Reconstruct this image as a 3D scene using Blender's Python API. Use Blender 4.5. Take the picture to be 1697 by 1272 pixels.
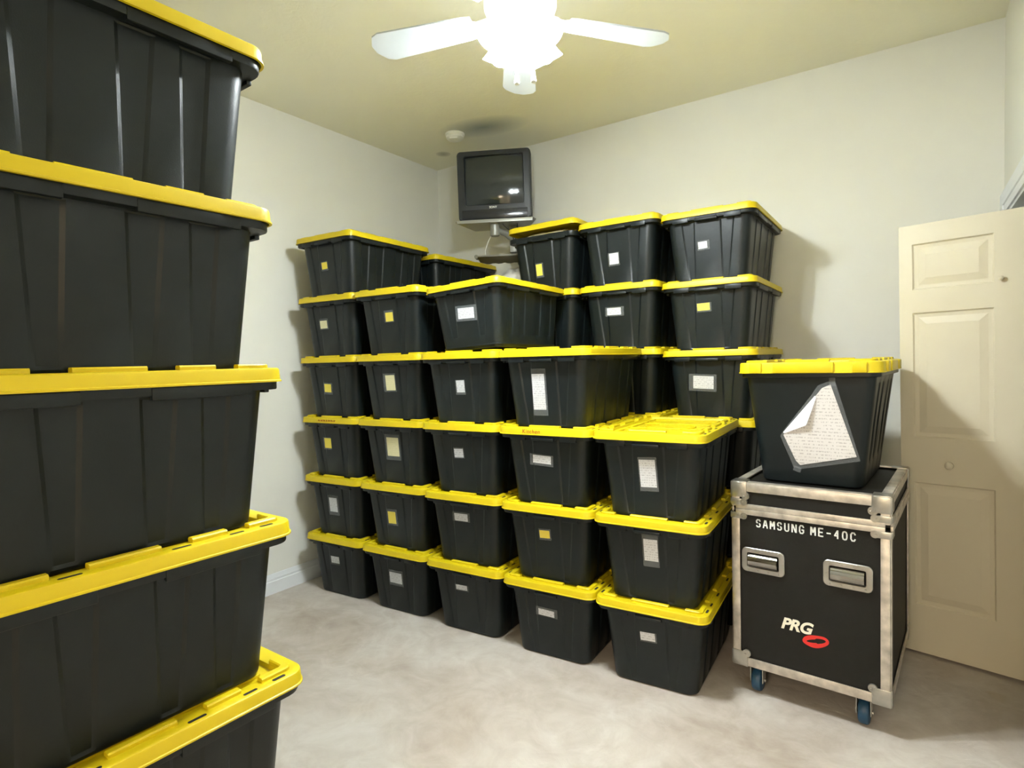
import bpy, bmesh, math, random
from mathutils import Vector, Matrix
from math import sin, cos, radians, pi

for o in list(bpy.data.objects):
    bpy.data.objects.remove(o, do_unlink=True)
SC = bpy.context.scene
COLL = SC.collection
random.seed(4)

# ------------------------------------------------------------------ camera, world, exposure
CAM = Vector((3.322, -3.8216, 1.42))
PITCH, ROLL, YAW = 0.03833, -0.02474, 0.59937
Fw = Vector((-sin(YAW) * cos(PITCH), cos(YAW) * cos(PITCH), -sin(PITCH)))
Rt = Vector((cos(YAW), sin(YAW), 0))
Up = Rt.cross(Fw)
R2 = cos(ROLL) * Rt + sin(ROLL) * Up
U2 = -sin(ROLL) * Rt + cos(ROLL) * Up
cd = bpy.data.cameras.new('camera')
cd.sensor_fit = 'HORIZONTAL'
cd.sensor_width = 36
cd.lens = 970.8 / 1697 * 36
cd.clip_start = 0.05
cam = bpy.data.objects.new('camera', cd)
COLL.objects.link(cam)
m3 = Matrix((R2, U2, -Fw)).transposed()
cam.matrix_world = Matrix.Translation(CAM) @ m3.to_4x4()
SC.camera = cam

w = bpy.data.worlds.new('world')
SC.world = w
w.use_nodes = True
w.node_tree.nodes['Background'].inputs[0].default_value = (0.75, 0.85, 1.0, 1)
w.node_tree.nodes['Background'].inputs[1].default_value = 0.3
SC.view_settings.view_transform = 'Standard'
SC.view_settings.look = 'None'
SC.view_settings.gamma = 1
SC.view_settings.use_curve_mapping = False
SC.view_settings.exposure = 2.53
BULB = 265.0
SHADE = 19.0
LIGHT_COL = (0.90, 0.98, 1.0)

# added warm fill light behind the camera, shining in through the added doorway
hl = bpy.data.lights.new('fill_light', 'AREA')
hl.shape = 'RECTANGLE'; hl.size = 0.8; hl.size_y = 1.2
hl.energy = 13; hl.color = (1.0, 0.78, 0.55)
ho = bpy.data.objects.new('fill_light', hl)
COLL.objects.link(ho)
ho.location = (3.1, -5.7, 2.25)
ho.rotation_euler = (radians(68), 0, radians(4))

HC = 3.049       # ceiling height
XW = 3.70        # right wall
YB = -4.45       # wall behind the camera

# ------------------------------------------------------------------ materials
def newmat(name):
    m = bpy.data.materials.new(name)
    m.use_nodes = True
    nt = m.node_tree
    b = nt.nodes['Principled BSDF']
    return m, nt, b

def mat(name, col, rough=0.5, metal=0.0, spec=0.5, bump=0.0, bscale=200.0, var=0.0, vscale=8.0, coat=0.0):
    m, nt, b = newmat(name)
    b.inputs['Base Color'].default_value = (*col, 1)
    b.inputs['Roughness'].default_value = rough
    b.inputs['Metallic'].default_value = metal
    b.inputs['Specular IOR Level'].default_value = spec
    if coat:
        b.inputs['Coat Weight'].default_value = coat
        b.inputs['Coat Roughness'].default_value = 0.1
    tc = nt.nodes.new('ShaderNodeTexCoord')
    if bump:
        n = nt.nodes.new('ShaderNodeTexNoise')
        n.inputs['Scale'].default_value = bscale
        n.inputs['Detail'].default_value = 3
        nt.links.new(tc.outputs['Object'], n.inputs['Vector'])
        bp = nt.nodes.new('ShaderNodeBump')
        bp.inputs['Strength'].default_value = bump
        bp.inputs['Distance'].default_value = 0.002
        nt.links.new(n.outputs['Fac'], bp.inputs['Height'])
        nt.links.new(bp.outputs['Normal'], b.inputs['Normal'])
    if var:
        n = nt.nodes.new('ShaderNodeTexNoise')
        n.inputs['Scale'].default_value = vscale
        n.inputs['Detail'].default_value = 5
        nt.links.new(tc.outputs['Object'], n.inputs['Vector'])
        r = nt.nodes.new('ShaderNodeValToRGB')
        r.color_ramp.elements[0].position = 0.3
        r.color_ramp.elements[1].position = 0.7
        r.color_ramp.elements[0].color = (*[c * (1 - var) for c in col], 1)
        r.color_ramp.elements[1].color = (*[min(1, c * (1 + var)) for c in col], 1)
        nt.links.new(n.outputs['Fac'], r.inputs['Fac'])
        nt.links.new(r.outputs['Color'], b.inputs['Base Color'])
    return m

M_BLACK = mat('black_plastic', (0.0060, 0.0092, 0.0100), 0.40, spec=0.34, bump=0.12, bscale=350)
M_YELLOW = mat('yellow_plastic', (0.64, 0.49, 0.004), 0.42, spec=0.45, bump=0.05, bscale=250, var=0.04, vscale=5)
M_DARK = mat('slot_shade', (0.012, 0.011, 0.008), 0.8)
M_WALL = mat('wall_paint', (0.80, 0.79, 0.725), 0.75, spec=0.25, bump=0.25, bscale=60, var=0.015, vscale=2.5)
M_TRIM = mat('white_trim', (0.80, 0.82, 0.84), 0.4, spec=0.4)
M_DOOR = mat('cream_door_paint', (0.655, 0.60, 0.455), 0.42, spec=0.4, bump=0.08, bscale=120)
M_ALU = mat('aluminium', (0.60, 0.55, 0.49), 0.42, metal=0.75, bump=0.2, bscale=90, var=0.28, vscale=22)
M_STEEL = mat('steel', (0.44, 0.43, 0.40), 0.32, metal=0.9, bump=0.1, bscale=60, var=0.15, vscale=20)
M_CHROME = mat('chrome', (0.34, 0.33, 0.31), 0.10, metal=1.0)
M_CASE = mat('case_laminate', (0.008, 0.0075, 0.006), 0.6, spec=0.25, bump=0.3, bscale=300, var=0.1, vscale=30)
M_WHITEP = mat('white_paint', (0.78, 0.80, 0.78), 0.6, var=0.12, vscale=60)
M_CREAMP = mat('cream_decal', (0.80, 0.76, 0.62), 0.5)
M_RED = mat('red_decal', (0.62, 0.02, 0.015), 0.5)
M_BLUEW = mat('blue_wheel', (0.012, 0.055, 0.115), 0.45)
M_TVB = mat('tv_plastic', (0.012, 0.015, 0.018), 0.42, spec=0.5)
M_TVS = mat('tv_screen', (0.022, 0.028, 0.028), 0.08, spec=0.6)
M_TVG = mat('tv_gloss', (0.02, 0.021, 0.024), 0.2)
M_GREY = mat('mount_grey', (0.36, 0.36, 0.33), 0.4, metal=0.4)
M_FANW = mat('fan_white', (0.82, 0.84, 0.84), 0.35)
M_BLADE = mat('fan_blade', (0.55, 0.59, 0.62), 0.45)
M_PLW = mat('white_plastic', (0.82, 0.82, 0.76), 0.4)
M_REDINK = mat('red_ink', (0.30, 0.03, 0.01), 0.7)
M_INK = mat('dark_ink', (0.07, 0.06, 0.06), 0.7)
M_BAG = mat('white_bag', (0.78, 0.76, 0.70), 0.45, bump=0.3, bscale=25)
M_PACK = mat('packing_paper', (0.72, 0.60, 0.36), 0.8, bump=0.4, bscale=40)
M_CORDW = mat('cord_white', (0.8, 0.8, 0.74), 0.5)
M_CORDB = mat('cord_black', (0.02, 0.02, 0.02), 0.5)
M_CLOSET = mat('closet_paint', (0.55, 0.50, 0.40), 0.8)

def film_mat():
    m = bpy.data.materials.new('clear_tape')
    m.use_nodes = True
    nt = m.node_tree
    nt.nodes.clear()
    out = nt.nodes.new('ShaderNodeOutputMaterial')
    mix = nt.nodes.new('ShaderNodeMixShader')
    tr = nt.nodes.new('ShaderNodeBsdfTransparent')
    pr = nt.nodes.new('ShaderNodeBsdfPrincipled')
    pr.inputs['Base Color'].default_value = (0.75, 0.80, 0.85, 1)
    pr.inputs['Roughness'].default_value = 0.25
    mix.inputs[0].default_value = 0.07
    nt.links.new(tr.outputs[0], mix.inputs[1])
    nt.links.new(pr.outputs[0], mix.inputs[2])
    nt.links.new(mix.outputs[0], out.inputs[0])
    return m
M_TAPE = film_mat()

def paper_mat(name, col, ink=(0.25, 0.25, 0.27), lines=110.0, amount=0.55):
    m, nt, b = newmat(name)
    b.inputs['Roughness'].default_value = 0.7
    tc = nt.nodes.new('ShaderNodeTexCoord')
    sep = nt.nodes.new('ShaderNodeSeparateXYZ')
    nt.links.new(tc.outputs['Object'], sep.inputs[0])
    # rows of handwriting: bands in z, broken along x by noise
    mul = nt.nodes.new('ShaderNodeMath'); mul.operation = 'MULTIPLY'
    mul.inputs[1].default_value = lines * 2 * pi
    nt.links.new(sep.outputs['Z'], mul.inputs[0])
    sn = nt.nodes.new('ShaderNodeMath'); sn.operation = 'SINE'
    nt.links.new(mul.outputs[0], sn.inputs[0])
    gt = nt.nodes.new('ShaderNodeMath'); gt.operation = 'GREATER_THAN'
    gt.inputs[1].default_value = 0.35
    nt.links.new(sn.outputs[0], gt.inputs[0])
    mp = nt.nodes.new('ShaderNodeMapping')
    mp.inputs['Scale'].default_value = (220, 220, lines)
    nt.links.new(tc.outputs['Object'], mp.inputs[0])
    no = nt.nodes.new('ShaderNodeTexNoise')
    no.inputs['Scale'].default_value = 1.0
    no.inputs['Detail'].default_value = 2
    nt.links.new(mp.outputs[0], no.inputs['Vector'])
    g2 = nt.nodes.new('ShaderNodeMath'); g2.operation = 'GREATER_THAN'
    g2.inputs[1].default_value = 0.52
    nt.links.new(no.outputs['Fac'], g2.inputs[0])
    mm = nt.nodes.new('ShaderNodeMath'); mm.operation = 'MULTIPLY'
    nt.links.new(gt.outputs[0], mm.inputs[0])
    nt.links.new(g2.outputs[0], mm.inputs[1])
    ma = nt.nodes.new('ShaderNodeMath'); ma.operation = 'MULTIPLY'
    ma.inputs[1].default_value = amount
    nt.links.new(mm.outputs[0], ma.inputs[0])
    mx = nt.nodes.new('ShaderNodeMix'); mx.data_type = 'RGBA'
    nt.links.new(ma.outputs[0], mx.inputs[0])
    mx.inputs[6].default_value = (*col, 1)
    mx.inputs[7].default_value = (*ink, 1)
    nt.links.new(mx.outputs[2], b.inputs['Base Color'])
    return m
M_PAPW = paper_mat('white_paper', (0.66, 0.66, 0.69), (0.18, 0.18, 0.2), 95, 0.6)
M_PAPY = paper_mat('yellow_paper', (0.88, 0.70, 0.0), (0.55, 0.38, 0.0), 90, 0.15)
M_PAPC = paper_mat('cream_paper', (0.82, 0.76, 0.42), (0.5, 0.42, 0.2), 90, 0.4)
M_SHEET = paper_mat('list_paper', (0.66, 0.63, 0.61), (0.30, 0.27, 0.26), 75, 0.6)

def emit_mat(name, col, strength):
    m, nt, b = newmat(name)
    b.inputs['Base Color'].default_value = (0.9, 0.9, 0.9, 1)
    b.inputs['Emission Color'].default_value = (*col, 1)
    b.inputs['Emission Strength'].default_value = strength
    return m
M_BULB = emit_mat('lit_bulb', LIGHT_COL, BULB)
M_SHADE = emit_mat('lit_glass_shade', LIGHT_COL, SHADE)

def floor_mat():
    m, nt, b = newmat('worn_concrete')
    tc = nt.nodes.new('ShaderNodeTexCoord')
    def noise(scale, detail, dist=0.0, rough=0.6):
        n = nt.nodes.new('ShaderNodeTexNoise')
        n.inputs['Scale'].default_value = scale
        n.inputs['Detail'].default_value = detail
        n.inputs['Distortion'].default_value = dist
        n.inputs['Roughness'].default_value = rough
        nt.links.new(tc.outputs['Object'], n.inputs['Vector'])
        return n
    def ramp(src, stops):
        r = nt.nodes.new('ShaderNodeValToRGB')
        e = r.color_ramp.elements
        while len(e) < len(stops):
            e.new(0.5)
        for el, (p, c) in zip(e, stops):
            el.position = p
            el.color = (*c, 1)
        nt.links.new(src, r.inputs['Fac'])
        return r
    n1 = noise(1.6, 8, 0.8)
    r1 = ramp(n1.outputs['Fac'], [(0.3, (0.38, 0.32, 0.26)), (0.45, (0.47, 0.415, 0.36)), (0.60, (0.55, 0.51, 0.46)), (0.75, (0.44, 0.38, 0.32))])
    n2 = noise(6.0, 8, 1.5)
    r2 = ramp(n2.outputs['Fac'], [(0.35, (0.86, 0.84, 0.82)), (0.65, (1, 1, 1))])
    mx = nt.nodes.new('ShaderNodeMix'); mx.data_type = 'RGBA'; mx.blend_type = 'MULTIPLY'
    mx.inputs[0].default_value = 1
    nt.links.new(r1.outputs[0], mx.inputs[6]); nt.links.new(r2.outputs[0], mx.inputs[7])
    # yellowish stains
    n3 = noise(3.1, 2, 0.3)
    r3 = ramp(n3.outputs['Fac'], [(0.70, (0, 0, 0)), (0.76, (0.55, 0.55, 0.55))])
    m2 = nt.nodes.new('ShaderNodeMix'); m2.data_type = 'RGBA'
    nt.links.new(r3.outputs[0], m2.inputs[0]); nt.links.new(mx.outputs[2], m2.inputs[6])
    m2.inputs[7].default_value = (0.34, 0.24, 0.11, 1)
    nt.links.new(m2.outputs[2], b.inputs['Base Color'])
    b.inputs['Roughness'].default_value = 0.62
    b.inputs['Specular IOR Level'].default_value = 0.3
    n4 = noise(9.0, 6, 1.0)
    bp = nt.nodes.new('ShaderNodeBump')
    bp.inputs['Strength'].default_value = 0.35
    bp.inputs['Distance'].default_value = 0.01
    nt.links.new(n4.outputs['Fac'], bp.inputs['Height'])
    nt.links.new(bp.outputs['Normal'], b.inputs['Normal'])
    return m
M_FLOOR = floor_mat()

def ceiling_mat():
    m, nt, b = newmat('ceiling_paint')
    b.inputs['Roughness'].default_value = 0.8
    b.inputs['Specular IOR Level'].default_value = 0.2
    tc = nt.nodes.new('ShaderNodeTexCoord')
    base = (0.86, 0.84, 0.69)
    # soft blue-grey patch above the television and one small spot near the corner
    def blob(cx, cy, sx, sy, rot, soft):
        mp = nt.nodes.new('ShaderNodeMapping'); mp.vector_type = 'TEXTURE'
        mp.inputs['Location'].default_value = (cx, cy, HC)
        mp.inputs['Rotation'].default_value = (0, 0, rot)
        mp.inputs['Scale'].default_value = (sx, sy, 1)
        nt.links.new(tc.outputs['Object'], mp.inputs[0])
        g = nt.nodes.new('ShaderNodeTexGradient'); g.gradient_type = 'SPHERICAL'
        nt.links.new(mp.outputs[0], g.inputs[0])
        p = nt.nodes.new('ShaderNodeMath'); p.operation = 'POWER'
        p.inputs[1].default_value = soft
        nt.links.new(g.outputs['Fac'], p.inputs[0])
        return p
    col = None
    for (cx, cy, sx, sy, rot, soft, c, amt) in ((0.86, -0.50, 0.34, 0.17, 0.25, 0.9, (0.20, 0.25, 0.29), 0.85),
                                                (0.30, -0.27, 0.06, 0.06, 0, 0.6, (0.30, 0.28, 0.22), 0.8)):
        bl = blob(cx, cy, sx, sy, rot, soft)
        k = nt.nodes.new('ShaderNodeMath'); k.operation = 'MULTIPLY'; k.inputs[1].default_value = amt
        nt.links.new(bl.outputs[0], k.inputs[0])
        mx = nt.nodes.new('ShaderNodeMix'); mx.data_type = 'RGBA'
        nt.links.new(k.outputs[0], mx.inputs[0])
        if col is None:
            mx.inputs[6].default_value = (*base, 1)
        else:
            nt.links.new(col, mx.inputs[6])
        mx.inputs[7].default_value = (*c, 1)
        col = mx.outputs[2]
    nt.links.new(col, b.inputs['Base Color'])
    n = nt.nodes.new('ShaderNodeTexNoise'); n.inputs['Scale'].default_value = 25
    n.inputs['Detail'].default_value = 4; n.inputs['Distortion'].default_value = 1.0
    nt.links.new(tc.outputs['Object'], n.inputs['Vector'])
    bp = nt.nodes.new('ShaderNodeBump'); bp.inputs['Strength'].default_value = 0.2
    bp.inputs['Distance'].default_value = 0.006
    nt.links.new(n.outputs['Fac'], bp.inputs['Height'])
    nt.links.new(bp.outputs['Normal'], b.inputs['Normal'])
    return m
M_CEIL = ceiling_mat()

# ------------------------------------------------------------------ mesh helpers
class MB:
    """collects faces for one mesh; mats by slot index"""
    def __init__(self):
        self.v = []; self.f = []; self.m = []
    def add(self, verts, faces, mi=0):
        n = len(self.v)
        self.v += [tuple(x) for x in verts]
        for f in faces:
            self.f.append(tuple(i + n for i in f)); self.m.append(mi)
    def box(self, c, s, bev=0.0, mi=0, M=None):
        bm = bmesh.new()
        bmesh.ops.create_cube(bm, size=1)
        for v in bm.verts:
            v.co = Vector((v.co.x * s[0], v.co.y * s[1], v.co.z * s[2]))
        if bev > 0:
            bmesh.ops.bevel(bm, geom=list(bm.edges), offset=min(bev, min(s) * 0.49), segments=2, profile=0.5, affect='EDGES')
        self.bm(bm, Matrix.Translation(c) @ (M if M else Matrix()), mi)
    def bm(self, bm, M=None, mi=0):
        M = M or Matrix()
        bm.verts.ensure_lookup_table()
        for i, v in enumerate(bm.verts):
            v.index = i
        self.add([M @ v.co for v in bm.verts], [[v.index for v in f.verts] for f in bm.faces], mi)
        bm.free()
    def cyl(self, p0, p1, r0, r1=None, n=24, mi=0, caps=True):
        p0 = Vector(p0); p1 = Vector(p1)
        r1 = r0 if r1 is None else r1
        d = (p1 - p0).normalized()
        a = d.orthogonal().normalized(); b = d.cross(a)
        vs = []
        for (p, r) in ((p0, r0), (p1, r1)):
            for i in range(n):
                t = 2 * pi * i / n
                vs.append(p + a * (r * cos(t)) + b * (r * sin(t)))
        fs = [(i, (i + 1) % n, n + (i + 1) % n, n + i) for i in range(n)]
        if caps:
            fs += [tuple(range(n - 1, -1, -1)), tuple(range(n, 2 * n))]
        self.add(vs, fs, mi)
    def tube(self, pts, r, n=10, mi=0):
        pts = [Vector(p) for p in pts]
        vs = []; fs = []
        up = None
        for i, p in enumerate(pts):
            d = (pts[min(i + 1, len(pts) - 1)] - pts[max(i - 1, 0)]).normalized()
            if up is None:
                up = d.orthogonal().normalized()
            a = (up - d * up.dot(d)).normalized(); up = a
            b = d.cross(a)
            for k in range(n):
                t = 2 * pi * k / n
                vs.append(p + a * (r * cos(t)) + b * (r * sin(t)))
        for i in range(len(pts) - 1):
            for k in range(n):
                fs.append((i * n + k, i * n + (k + 1) % n, (i + 1) * n + (k + 1) % n, (i + 1) * n + k))
        fs.append(tuple(range(n - 1, -1, -1)))
        fs.append(tuple(range((len(pts) - 1) * n, len(pts) * n)))
        self.add(vs, fs, mi)
    def lathe(self, prof, c=(0, 0, 0), n=32, mi=0, M=None):
        c = Vector(c); M = M or Matrix()
        vs = []; fs = []
        for (r, z) in prof:
            for k in range(n):
                t = 2 * pi * k / n
                vs.append(c + M @ Vector((r * cos(t), r * sin(t), z)))
        for i in range(len(prof) - 1):
            for k in range(n):
                fs.append((i * n + k, i * n + (k + 1) % n, (i + 1) * n + (k + 1) % n, (i + 1) * n + k))
        if prof[0][0] > 1e-5:
            fs.append(tuple(range(n - 1, -1, -1)))
        if prof[-1][0] > 1e-5:
            fs.append(tuple(range((len(prof) - 1) * n, len(prof) * n)))
        self.add(vs, fs, mi)
    def loops(self, L, cap0=True, cap1=True, mi=0):
        n = len(L[0]); vs = []; fs = []
        for l in L:
            vs += l
        for i in range(len(L) - 1):
            for k in range(n):
                fs.append((i * n + k, i * n + (k + 1) % n, (i + 1) * n + (k + 1) % n, (i + 1) * n + k))
        if cap0:
            fs.append(tuple(range(n - 1, -1, -1)))
        if cap1:
            fs.append(tuple(range((len(L) - 1) * n, len(L) * n)))
        self.add(vs, fs, mi)
    def prism(self, poly, z0, z1, M=None, mi=0):
        """poly in xy, extruded z0..z1"""
        M = M or Matrix(); n = len(poly)
        self.add([M @ Vector((x, y, z0)) for x, y in poly] + [M @ Vector((x, y, z1)) for x, y in poly],
                 [tuple(range(n - 1, -1, -1)), tuple(range(n, 2 * n))] + [(i, (i + 1) % n, n + (i + 1) % n, n + i) for i in range(n)], mi)
    def mesh(self, name, mats, sharp=35):
        me = bpy.data.meshes.new(name)
        me.from_pydata(self.v, [], self.f)
        for m in mats:
            me.materials.append(m)
        for p, mi in zip(me.polygons, self.m):
            p.material_index = mi
        bm = bmesh.new(); bm.from_mesh(me)
        bmesh.ops.remove_doubles(bm, verts=bm.verts, dist=1e-6)
        bmesh.ops.recalc_face_normals(bm, faces=bm.faces)
        bm.to_mesh(me); bm.free()
        for p in me.polygons:
            p.use_smooth = True
        me.set_sharp_from_angle(angle=radians(sharp))
        me.update()
        return me

def link(name, me, parent=None, loc=(0, 0, 0), rot=(0, 0, 0)):
    o = bpy.data.objects.new(name, me)
    COLL.objects.link(o)
    o.location = loc; o.rotation_euler = rot
    if parent:
        o.parent = parent
    return o

def part(name, mb, mats, parent, loc=(0, 0, 0), rot=(0, 0, 0), label=None, sharp=35):
    if not isinstance(mats, (list, tuple)):
        mats = [mats]
    o = link(name, mb.mesh(name, mats, sharp), parent, loc, rot)
    if label:
        o['label'] = label
    return o

def thing(name, label, cat, loc=(0, 0, 0), rot=(0, 0, 0), group=None):
    o = bpy.data.objects.new(name, None)
    COLL.objects.link(o)
    o.empty_display_size = 0.1
    o.location = loc; o.rotation_euler = rot
    o['label'] = label; o['category'] = cat
    if group:
        o['group'] = group
    return o

def struct(name, mb, mats, parent=None, label=None):
    if not isinstance(mats, (list, tuple)):
        mats = [mats]
    o = link(name, mb.mesh(name, mats), parent)
    if parent is None:
        o['kind'] = 'structure'
    if label:
        o['label'] = label
    return o

def text_mesh(name, body, size, m, shear=0.0, depth=0.0006, bold=0.0, space=1.0):
    cu = bpy.data.curves.new(name, 'FONT')
    cu.body = body; cu.size = size; cu.shear = shear; cu.extrude = depth / 2; cu.offset = bold
    cu.space_character = space
    cu.align_x = 'CENTER'; cu.align_y = 'CENTER'
    ob = bpy.data.objects.new(name, cu)
    COLL.objects.link(ob)
    dg = bpy.context.evaluated_depsgraph_get()
    dg.update()
    me = bpy.data.meshes.new_from_object(ob.evaluated_get(dg))
    bpy.data.objects.remove(ob, do_unlink=True)
    me.materials.clear(); me.materials.append(m)
    return me

# ------------------------------------------------------------------ the room
T = 0.12
mb = MB(); mb.box((XW / 2 + 0.4, YB / 2 - 0.9, -0.06), (XW + 2.2, -YB + 2.4, 0.12)); struct('floor', mb, M_FLOOR)
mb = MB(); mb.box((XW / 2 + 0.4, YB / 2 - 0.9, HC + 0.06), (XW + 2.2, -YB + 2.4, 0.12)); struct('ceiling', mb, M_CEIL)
mb = MB(); mb.box((-T / 2, YB / 2, HC / 2), (T, -YB + 2 * T, HC)); struct('wall_left', mb, M_WALL)
mb = MB(); mb.box((XW / 2 + 0.4, T / 2, HC / 2), (XW + 0.8, T, HC)); struct('wall_back', mb, M_WALL)
DX0, DX1, DZ = 2.62, 3.52, 2.05            # unseen doorway added behind the camera to let the fill in
mb = MB()
mb.box((DX0 / 2, YB - T / 2, HC / 2), (DX0, T, HC))
mb.box(((DX0 + DX1) / 2, YB - T / 2, (HC + DZ) / 2), (DX1 - DX0, T, HC - DZ))
mb.box(((DX1 + XW + 0.8) / 2, YB - T / 2, HC / 2), (XW + 0.8 - DX1, T, HC))
struct('wall_front', mb, M_WALL)
mb = MB()
mb.box((2.2, YB - 0.8, HC / 2), (0.08, 1.5, HC)); mb.box((4.0, YB - 0.8, HC / 2), (0.08, 1.5, HC)); mb.box((3.1, YB - 1.52, HC / 2), (1.9, 0.08, HC))
struct('wall_hall', mb, M_WALL)
# right wall with the closet opening
OY0, OY1, OZ = -0.16, -1.10, 2.08
mb = MB()
mb.box((XW + T / 2, OY0 / 2, HC / 2), (T, -OY0, HC))
mb.box((XW + T / 2, (OY0 + OY1) / 2, (HC + OZ) / 2), (T, OY0 - OY1, HC - OZ))
mb.box((XW + T / 2, (OY1 + YB) / 2, HC / 2), (T, OY1 - YB, HC))
struct('wall_right', mb, M_WALL)
mb = MB()
mb.box((XW + 0.74, (OY0 + OY1) / 2, HC / 2), (0.06, 1.5, HC))
mb.box((XW + 0.42, 0.06 + OY1 - 0.3, HC / 2), (0.6, 0.06, HC))
struct('wall_closet', mb, M_CLOSET)
# stepped casing around the opening
def casing_profile():
    return [(0.0, 0.0), (0.0, 0.010), (0.012, 0.014), (0.030, 0.014), (0.034, 0.019), (0.060, 0.020), (0.066, 0.024), (0.085, 0.024), (0.090, 0.018), (0.090, 0.0)]
mb = MB()
pr = casing_profile()
def casing_pt(k, d, t):
    # mitred frame: k 0 bottom-near, 1 top-near, 2 top-far, 3 bottom-far
    y = {0: OY1 - d, 1: OY1 - d, 2: OY0 + d, 3: OY0 + d}[k]
    z = {0: 0.0, 1: OZ + d, 2: OZ + d, 3: 0.0}[k]
    return (XW - t, y, z)
vs = []; fs = []
for k in range(4):
    vs += [casing_pt(k, d, t) for d, t in pr]
n = len(pr)
for k in range(3):
    for i in range(n - 1):
        fs.append((k * n + i, k * n + i + 1, (k + 1) * n + i + 1, (k + 1) * n + i))
mb.add(vs, fs)
mb.box((XW + T / 2, OY0 - 0.008, OZ / 2), (T + 0.004, 0.016, OZ))
mb.box((XW + T / 2, OY1 + 0.008, OZ / 2), (T + 0.004, 0.016, OZ))
mb.box((XW + T / 2, (OY0 + OY1) / 2, OZ - 0.008), (T + 0.004, OY0 - OY1, 0.016))
struct('trim_1', mb, M_TRIM)

def baseboard(name, axis, a, b, base, sgn):
    prof = [(0, 0), (0.014, 0), (0.014, 0.078), (0.011, 0.082), (0.011, 0.096), (0.008, 0.100), (0.006, 0.118), (0.002, 0.124), (0, 0.124)]
    vs = []
    for t in (a, b):
        for d, z in prof:
            vs.append((base + sgn * d, t, z) if axis == 'y' else (t, base + sgn * d, z))
    n = len(prof)
    fs = [(i, i + 1, n + i + 1, n + i) for i in range(n - 1)] + [tuple(range(n)), tuple(range(2 * n - 1, n - 1, -1))]
    mb = MB(); mb.add(vs, fs)
    struct(name, mb, M_TRIM)
baseboard('baseboard_left', 'y', YB, -0.0, 0.0, 1)
baseboard('baseboard_back', 'x', 0.0, XW, 0.0, -1)
baseboard('baseboard_right', 'y', YB, OY1 - 0.09, XW, -1)

# ------------------------------------------------------------------ storage tote
W, L, P = 0.495, 0.744, 0.3667
RL = 0.048                               # lid corner radius

def rrect(a, b, r, z, seg=7):
    """rounded rectangle, counter-clockwise, centred"""
    pts = []
    for (sx, sy, a0) in ((1, 1, 0), (-1, 1, 90), (-1, -1, 180), (1, -1, 270)):
        cx, cy = sx * (a - r), sy * (b - r)
        for i in range(seg + 1):
            t = radians(a0 + 90 * i / seg)
            pts.append((cx + r * cos(t), cy + r * sin(t), z))
    return pts

SHORT = [(-0.80, -0.40, -0.72, -0.50), (0.40, 0.80, 0.50, 0.72)]      # recess t0,t1 at the top, t0,t1 at the bottom
LONG = [(-0.82, -0.61, -0.845, -0.69), (-0.42, -0.18, -0.39, -0.235), (0.18, 0.42, 0.235, 0.39), (0.61, 0.82, 0.69, 0.845)]

def wavy(a, b, r, z, s, dep, short=SHORT, long=LONG, seg=6):
    """tote wall outline: rounded rectangle whose sides carry recessed panels; s = 0 bottom .. 1 top"""
    pts = []
    def side(h, recs):
        out = []
        e = 0.0042
        for (t0, t1, b0, b1) in recs:
            p0 = (b0 + (t0 - b0) * s) * h
            p1 = (b1 + (t1 - b1) * s) * h
            out += [(p0 - e, 0.0), (p0 + e, dep), (p1 - e, dep), (p1 + e, 0.0)]
        return out
    def corner(cx, cy, a0):
        for i in range(seg + 1):
            t = radians(a0 + 90 * i / seg)
            pts.append((cx + r * cos(t), cy + r * sin(t), z))
    hs, hl = a - r, b - r
    corner(a - r, b - r, 0)
    for t, d in reversed(side(hs, short)):
        pts.append((t, b - d, z))
    corner(-(a - r), b - r, 90)
    for t, d in reversed(side(hl, long)):
        pts.append((-a + d, t, z))
    corner(-(a - r), -(b - r), 180)
    for t, d in side(hs, short):
        pts.append((t, -b + d, z))
    corner(a - r, -(b - r), 270)
    for t, d in side(hl, long):
        pts.append((a - d, t, z))
    return pts

INB, INT, HT = 0.063, 0.034, 0.33        # inset of the wall at base / at height HT

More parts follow.
